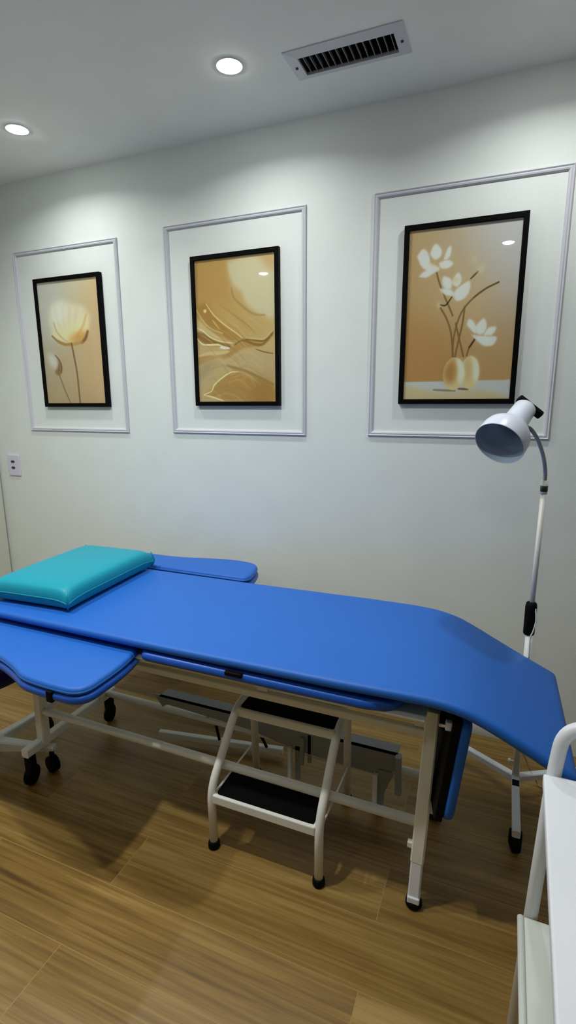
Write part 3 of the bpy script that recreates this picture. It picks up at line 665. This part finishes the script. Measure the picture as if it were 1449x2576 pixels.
# ------------------------------------------------------------------ blue mat on the couch
def lerp(tab, x):
    for (a, p), (b, q) in zip(tab, tab[1:]):
        if x <= b:
            t = max(0, (x-a)/(b-a)); return p+(q-p)*t
    return tab[-1][1]
TF = [(-1.95, .693), (-.9, .693), (-.35, .699), (-.20, .703), (-.13, .704), (-.08, .701), (-.03, .692), (.02, .673), (.06, .655), (.10, .636), (.15, .611), (.22, .573)]
TB = [(-1.95, .693), (-.9, .696), (-.40, .702), (-.24, .701), (-.165, .695), (-.10, .679), (-.04, .651), (.02, .620), (.08, .590), (.13, .566), (.22, .524)]
bm = NB()
xs = [-1.945, -1.940, -1.93, -1.91] + [-1.91+.028*k for k in range(1, 76)] + [.20, .212, .218, .220]
xs = sorted(set(round(x, 4) for x in xs)); rings = []; TK = .029; r = .0135; ny = 18
for x in xs:
    e = max(0, r-(x+1.945), r-(.220-x)); ins = r-math.sqrt(max(0, r*r-e*e)) if e > 0 else 0
    y0, y1 = 1.206+.011*max(0, min(1, (-.4-x)/1.2))+ins, 1.815-ins; rr = max(.002, r-ins)
    prof = []
    for cx, cz, a0 in ((y0+rr, 0+ins+rr, PI), (y1-rr, 0+ins+rr, 1.5*PI), (y1-rr, TK-ins-rr, 0), (y0+rr, TK-ins-rr, .5*PI)):
        arc = [(cx+rr*math.cos(a0+PI/2*k/6), cz+rr*math.sin(a0+PI/2*k/6)) for k in range(7)]
        prof.append(arc)
    ring = []
    for i, arc in enumerate(prof):
        ring += arc
        if i in (0, 2):
            a, b = arc[-1], prof[(i+1) % 4][0]
            ring += [(a[0]+(b[0]-a[0])*k/(ny+1), a[1]+(b[1]-a[1])*k/(ny+1)) for k in range(1, ny+1)]
    vs = []
    sag = lambda y: 0
    # slope of the mat here shifts the underside so the thickness stays even
    sl = (lerp(TF, x+.02)-lerp(TF, x-.02))/.04; th = math.atan(sl)
    for y, z in ring:
        t = (y-1.20)/.615; t = min(1, max(0, t)); zt = lerp(TF, x)*(1-t)+lerp(TB, x)*t
        vs.append(bm.verts.new((x+(TK-z)*math.sin(th)*1.0, y, zt-(TK-z)*math.cos(th))))
    rings.append(vs)
for A, B in zip(rings, rings[1:]):
    n = len(A)
    for k in range(n):
        f = bm.faces.new([A[k], A[(k+1) % n], B[(k+1) % n], B[k]]); f.smooth = True
bm.faces.new(rings[0]); bm.faces.new(list(reversed(rings[-1])))
mat_o = obj('mattress', bm, M['blue'])
tag(mat_o, 'long blue vinyl mat covering the treatment couch, drooping over its right end', 'mattress')
md = mat_o.modifiers.new('smooth', 'SMOOTH'); md.factor = .5; md.iterations = 2

# ------------------------------------------------------------------ teal pillow
pil = thing('pillow', (-1.565, 1.555, .695), 'flat teal vinyl pillow lying on the left end of the blue mat', 'pillow')
PM = Matrix.Translation((-1.572, 1.550, .6965)) @ Matrix.Rotation(math.radians(3.0), 4, 'Z')
def pillow_co(u, v, top):
    """u, v in -1..1; boxy foam with the cover pinched to points at the four corners"""
    hx, hy, H = .180, .262, .086
    au, av = abs(u), abs(v)
    e = max(au, av)
    # height profile: flat centre, quick roll to the mid-height seam at the edges
    fz = (max(0, 1-au**16)**.5)*(max(0, 1-av**20)**.5)
    corner = (au*av)**7
    ex = 1+.030*corner; ey = 1+.022*corner
    crown = .006*(1-u*u)*(1-v*v)
    z = H*.47
    if top: z += (H*.53+crown)*fz
    else: z -= (H*.47)*fz
    z -= .012*corner
    return (hx*u*ex, hy*v*ey, z)
bm = NB(); n = 48
def w(t): return math.copysign(1-(1-abs(t))**2.6, t)
for top in (True, False):
    g = [[bm.verts.new(pillow_co(w(-1+2*i/n), w(-1+2*j/n), top)) for i in range(n+1)] for j in range(n+1)]
    for j in range(n):
        for i in range(n):
            f = bm.faces.new([g[j][i], g[j][i+1], g[j+1][i+1], g[j+1][i]]); f.smooth = True
bmesh.ops.remove_doubles(bm, verts=bm.verts[:], dist=1e-5)
bmesh.ops.transform(bm, matrix=PM, verts=bm.verts[:])
obj('cushion', bm, M['teal'], pil)
bm = NB(); hx, hy, zs = .180, .262, .0404
loop = []
for a, b in ((-1, -1), (1, -1), (1, 1), (-1, 1)):
    pass
def seam(b, pts): bm_tube(b, [PM @ Vector(p) for p in pts], .0026, 8)
q = [pillow_co(-1+2*k/24, -1, True) for k in range(25)]; seam(bm, q)
q = [pillow_co(-1+2*k/24, 1, True) for k in range(25)]; seam(bm, q)
q = [pillow_co(1, -1+2*k/24, True) for k in range(25)]; seam(bm, q)
q = [pillow_co(-1, -1+2*k/24, True) for k in range(25)]; seam(bm, q)
obj('seam', bm, M['teal'], pil)
for sx in (-1, 1):
    for sy in (-1, 1):
        bm = NB(); z = zs
        P = [(sx*.176, sy*.258, z+.034), (sx*.181, sy*.2635, z+.014), (sx*.1845, sy*.267, z-.006), (sx*.181, sy*.2635, z-.018), (sx*.176, sy*.258, z-.032)]
        bm_tube(bm, [PM @ Vector(p) for p in P], [.003, .0045, .005, .0045, .003], 8)
        obj('corner_fold', bm, M['teal'], pil)

# ------------------------------------------------------------------ two-step stool
st = thing('step_stool', (-.595, 1.38, 0), 'white tubular two-step stool with black treads pushed under the couch edge', 'step stool')
LT = .0145
for xb, xm, xt in ((-.778, -.7815, -.757), (-.4175, -.4175, -.4085)):
    s_ = 1 if xb > -.6 else -1
    def fr(b):
        pts = fillet([(xb, 1.2335, .018), (xm, 1.2335, .215), (xt, 1.372, .430), (xt-.002, 1.495, .430), (xt-.038 if s_ < 0 else xt-.024, 1.588, .02)], .05, 8)
        bm_tube(b, pts, LT*.93, 16)
    fr_o = part('side_frame', fr, M['white'], st)
    for x, y in ((xb, 1.2335), (xt-.038 if s_ < 0 else xt-.024, 1.588)):
        part('foot', lambda b: bm_lathe(b, [(0, 0), (0, .016), (.005, .0195), (.020, .0185), (.026, .0155), (.026, 0)], (x, y, 0), (0, 0, 1), 22), M['black'], fr_o)
def step(name, x0, x1, y0, y1, z, ap, m):
    o = part('step_frame', lambda b: (bm_box(b, (x0, y0-.010, z-ap), (x1, y0+.004, z), .004, 3), bm_box(b, (x0, y1-.004, z-.018), (x1, y1+.008, z), .003, 2),
             bm_box(b, (x0, y0, z-.018), (x0+.007, y1, z), .002), bm_box(b, (x1-.007, y0, z-.018), (x1, y1, z), .002), bm_box(b, (x0+.004, y0, z-.012), (x1-.004, y1, z-.004))), m, st)
    part('tread', lambda b: bm_pad(b, round_poly([(x0+.008, y0+.001, .016), (x1-.007, y0+.001, .016), (x1-.007, y1-.003, .016), (x0+.008, y1-.003, .016)], 6), z-.005, z+.0022, .002, 2), M['tread'], o)
step('lower', -.772, -.428, 1.2335, 1.372, .203, .031, M['white'])
step('upper', -.752, -.414, 1.372, 1.500, .432, .030, M['cream'])
for xf, xr, zr in ((-.775, -.775, .20), (-.413, -.414, .205)):
    part('brace_rod', lambda b: bm_tube(b, [(xf, 1.24, .196), (xr, 1.548, zr-.014)], .0032, 8), M['cream'], st)

# ------------------------------------------------------------------ rolling stool at the left edge
rs = thing('rolling_stool', (-1.80, 1.235, 0), 'rolling stool with dark blue round seat and white star base at left', 'stool')
cx, cy = -1.785, 1.24
part('seat', lambda b: bm_lathe(b, [(0, 0), (0, .165), (.010, .182), (.028, .190), (.046, .183), (.055, .165), (.058, .10), (.059, 0)], (cx, cy, .402), (0, 0, 1), 48), M['navy'], rs)
part('seat_plate', lambda b: bm_lathe(b, [(0, 0), (0, .07), (.010, .09), (.014, 0)], (cx, cy, .388), (0, 0, 1), 32), M['grey'], rs)
part('gas_lift', lambda b: bm_lathe(b, [(0, .024), (.14, .024), (.14, .014), (.29, .014)], (cx, cy, .10), (0, 0, 1), 24, True, True), M['chrome'], rs)
part('hub', lambda b: bm_lathe(b, [(0, 0), (0, .040), (.045, .044), (.058, .036), (.06, 0)], (cx, cy, .070), (0, 0, 1), 28), M['white'], rs)
for k in range(5):
    a = math.radians(16+72*k); dx, dy = math.cos(a), math.sin(a)
    def leg(b):
        prof = [(.02, .022, .078, .125), (.12, .019, .085, .118), (.262, .0165, .096, .112)]
        R4 = []
        for d, hw, za, zb in prof:
            R4.append([b.verts.new((cx+dx*d-dy*s1*hw*q_, cy+dy*d+dx*s1*hw*q_, z)) for s1, z, q_ in ((-1, za, .8), (1, za, .8), (1, zb-.004, 1), (.7, zb, 1), (-.7, zb, 1), (-1, zb-.004, 1))])
        for A, B in zip(R4, R4[1:]):
            for i in range(6): b.faces.new([A[i], A[(i+1) % 6], B[(i+1) % 6], B[i]])
        b.faces.new(R4[0]); b.faces.new(list(reversed(R4[-1])))
    lo = part('leg', leg, M['white'], rs)
    def cst(b):
        x, y = cx+dx*.245, cy+dy*.245; r = .032; ax = Vector((-dy, dx, 0))*.8+Vector((dx, dy, 0))*.5
        for s1 in (-.017, .003):
            bm_lathe(b, [(s1, 0), (s1, r*.85), (s1+.003, r), (s1+.011, r), (s1+.014, r*.85), (s1+.014, 0)], (x, y, r), ax, 24)
        bm_lathe(b, [(0, .012), (.045, .009)], (x, y, r*1.2), (0, 0, 1), 14, True, True)
    part('caster', cst, M['black'], lo)

# ------------------------------------------------------------------ gooseneck examination lamp
lp = thing('gooseneck_lamp', (.127, 1.835, 0), 'white gooseneck examination lamp on a three-legged caster base behind the couch', 'floor lamp')
bx, by = .127, 1.835
part('pole', lambda b: bm_tube(b, [(bx, by, .05), (bx, by, .70)], .0125, 18), M['white'], lp)
part('extension_pole', lambda b: bm_tube(b, [(bx-.002, by, .70), (bx, by, 1.142)], .0085, 16), M['white'], lp)
part('height_grip', lambda b: bm_lathe(b, [(0, .0155), (.004, .018), (.10, .0185), (.112, .0165), (.117, .011)], (bx-.003, by, .642), (0, 0, 1), 24, True, True), M['black'], lp)
part('collar', lambda b: bm_lathe(b, [(0, .0085), (0, .0105), (.045, .0105), (.045, .0085)], (bx, by, 1.126), (0, 0, 1), 20, True, True), M['white'], lp)
part('band', lambda b: bm_lathe(b, [(0, .0100), (0, .0112), (.019, .0112), (.019, .0100)], (bx, by, 1.135), (0, 0, 1), 20, True, True), M['green'], lp)
SC = Vector((-.016, 1.72, 1.292)); SA = Vector((.373, .729, .571)).normalized()
gp = smooth_path([(bx, by, 1.165), (bx-.001, by, 1.195), (bx-.011, by-.012, 1.244), (bx-.030, by-.022, 1.294), (bx-.050, by-.034, 1.326), (bx-.066, by-.046, 1.340)], 26)
rad = [.0066 if i % 2 else .0055 for i in range(len(gp))]
part('gooseneck', lambda b: bm_tube(b, gp, rad, 14), M['steel'], lp)
sh = part('lamp_shade', lambda b: bm_lathe(b, [(0, .0752), (-.001, .0765), (.002, .0772), (.040, .0758), (.056, .0715), (.069, .063), (.080, .053), (.090, .045), (.101, .040), (.115, .0375), (.178, .0345), (.184, .030), (.186, 0)], SC, SA, 56), M['shade'], lp)
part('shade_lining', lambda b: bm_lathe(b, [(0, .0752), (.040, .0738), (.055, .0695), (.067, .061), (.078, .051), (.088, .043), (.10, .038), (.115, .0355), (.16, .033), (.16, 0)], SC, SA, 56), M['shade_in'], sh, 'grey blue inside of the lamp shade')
bar = Vector((.068, .006, -.054)).normalized(); up_ = SA; sd = bar.cross(up_).normalized(); up_ = sd.cross(bar)
c0 = Vector((.060, 1.856, 1.400))
Mb = Matrix((( *[bar[0], sd[0], up_[0]], c0[0]), ( *[bar[1], sd[1], up_[1]], c0[1]), ( *[bar[2], sd[2], up_[2]], c0[2]), (0, 0, 0, 1)))
part('handle', lambda b: bm_box(b, (-.042, -.013, -.006), (.050, .013, .014), .006, 3, Mb), M['black'], lp)
HZ = .082
def arm(b, a, L=.275):
    bm_tube(b, [(bx+math.cos(a)*.008, by+math.sin(a)*.008, HZ), (bx+math.cos(a)*L, by+math.sin(a)*L, HZ)], .0125, square=True)
for d in (-90, 29, 151):
    a = math.radians(d); o = part('base_leg', lambda b: arm(b, a), M['bright'], lp)
    part('caster', lambda b: caster(b, bx+math.cos(a)*.25, by+math.sin(a)*.25, .031, .072), M['black'], o)
part('leg_insert', lambda b: bm_box(b, (bx-.0115, by-.062, HZ-.011), (bx+.0115, by-.030, HZ+.0135), .001), M['black'], lp)
part('knob', lambda b: bm_lathe(b, [(0, .004), (.012, .004), (.013, .008), (.020, .008), (.021, 0)], (bx-.008, by, .145), (-1, 0, 0), 16), M['white'], lp)
part('power_cord', lambda b: bm_tube(b, smooth_path([(bx+.006, by-.012, .20), (bx+.02, by+.02, .17), (bx+.045, by+.055, .10), (bx+.078, by+.092, .02), (bx+.10, by+.085, .006), (bx+.20, by+.10, .005)], 6), .0028, 8), M['cord'], lp)
part('grip_cord', lambda b: bm_tube(b, smooth_path([(bx+.010, by-.012, .74), (bx+.014, by-.018, .70), (bx+.008, by-.019, .66), (bx+.002, by-.018, .635), (bx+.004, by-.013, .56)], 6), .0022, 8), M['white'], lp)

# ------------------------------------------------------------------ white trolley at the right edge
tw = thing('trolley', (.35, .65, 0), 'white tubular trolley with rounded handle and plain shelves at right', 'trolley')
def tray(name, x0, x1, y0, y1, z, m, lip, skew=0.0):
    def f(b):
        bm_pad(b, round_poly([(x0, y1, .004), (x0+skew, y0, .01), (x1, y0, .01), (x1, y1, .004)], 5), z-lip, z, .004, 3)
    return part(name, f, m, tw)
tray('top_shelf', .104, .60, .34, .887, .80, M['trolley'], .022, -.014)
def low(b):
    bm_pad(b, round_poly([(.088, .886, .006), (.086, .34, .01), (.60, .34, .01), (.60, .886, .006)], 5), .488, .4965, .003, 3)
    bm_tube(b, [(.0935, .884, .4935), (.0925, .345, .4935)], .0065, 14)
part('lower_shelf', low, M['trolley_c'], tw)
def posts(b, x0, x1, y, h=True):
    if h:
        pts = fillet([(x0-.024, y, .075), (x0, y, .80), (x0+.009, y, .892), (x1-.009, y, .892), (x1, y, .80), (x1+.024, y, .075)], .075, 10)
        bm_tube(b, pts, .0117, 18)
part('handle_frame', lambda b: posts(b, .1215, .585, .899), M['trolley'], tw)
for x in (.118, .585):
    part('post', lambda b: bm_tube(b, [(x-.01 if x < .3 else x+.01, .352, .075), (x, .352, .79)], .0117, 16), M['trolley'], tw)
for x, y in ((.0975, .899), (.609, .899), (.108, .352), (.595, .352)):
    part('caster', lambda b: caster(b, x, y, .034, .080), M['black'], tw)

# ------------------------------------------------------------------ camera and render look
cam = bpy.data.cameras.new('camera'); co = bpy.data.objects.new('camera', cam); col.objects.link(co)
Rm = [[0.9243304724827277, 0.07597424537119073, -0.37395332820700977], [0.3815573454659492, -0.19740109326932434, 0.9030209302652147], [-0.005212462070433507, -0.9773744023726617, -0.2114523772054753]]
m4 = Matrix.Identity(4)
for i in range(3):
    m4[i][0] = Rm[i][0]; m4[i][1] = -Rm[i][1]; m4[i][2] = -Rm[i][2]
m4.translation = Vector((0, 0, 1.42808))
co.matrix_world = m4
cam.sensor_fit = 'VERTICAL'; cam.sensor_height = 24.0; cam.sensor_width = 24.0
cam.lens = 1313.038/2576*24.0; cam.clip_start = .02; cam.clip_end = 60
scn.camera = co
wd = bpy.data.worlds.new('world'); scn.world = wd; wd.use_nodes = True
wd.node_tree.nodes['Background'].inputs[0].default_value = (.8, .85, .9, 1); wd.node_tree.nodes['Background'].inputs[1].default_value = .05
scn.view_settings.view_transform = 'Standard'; scn.view_settings.look = 'None'
scn.view_settings.exposure = 0.05; scn.view_settings.gamma = 1.0; scn.view_settings.use_curve_mapping = False
scn.cycles.use_denoising = True; scn.cycles.max_bounces = 10; scn.cycles.diffuse_bounces = 6
scn.cycles.transparent_max_bounces = 12
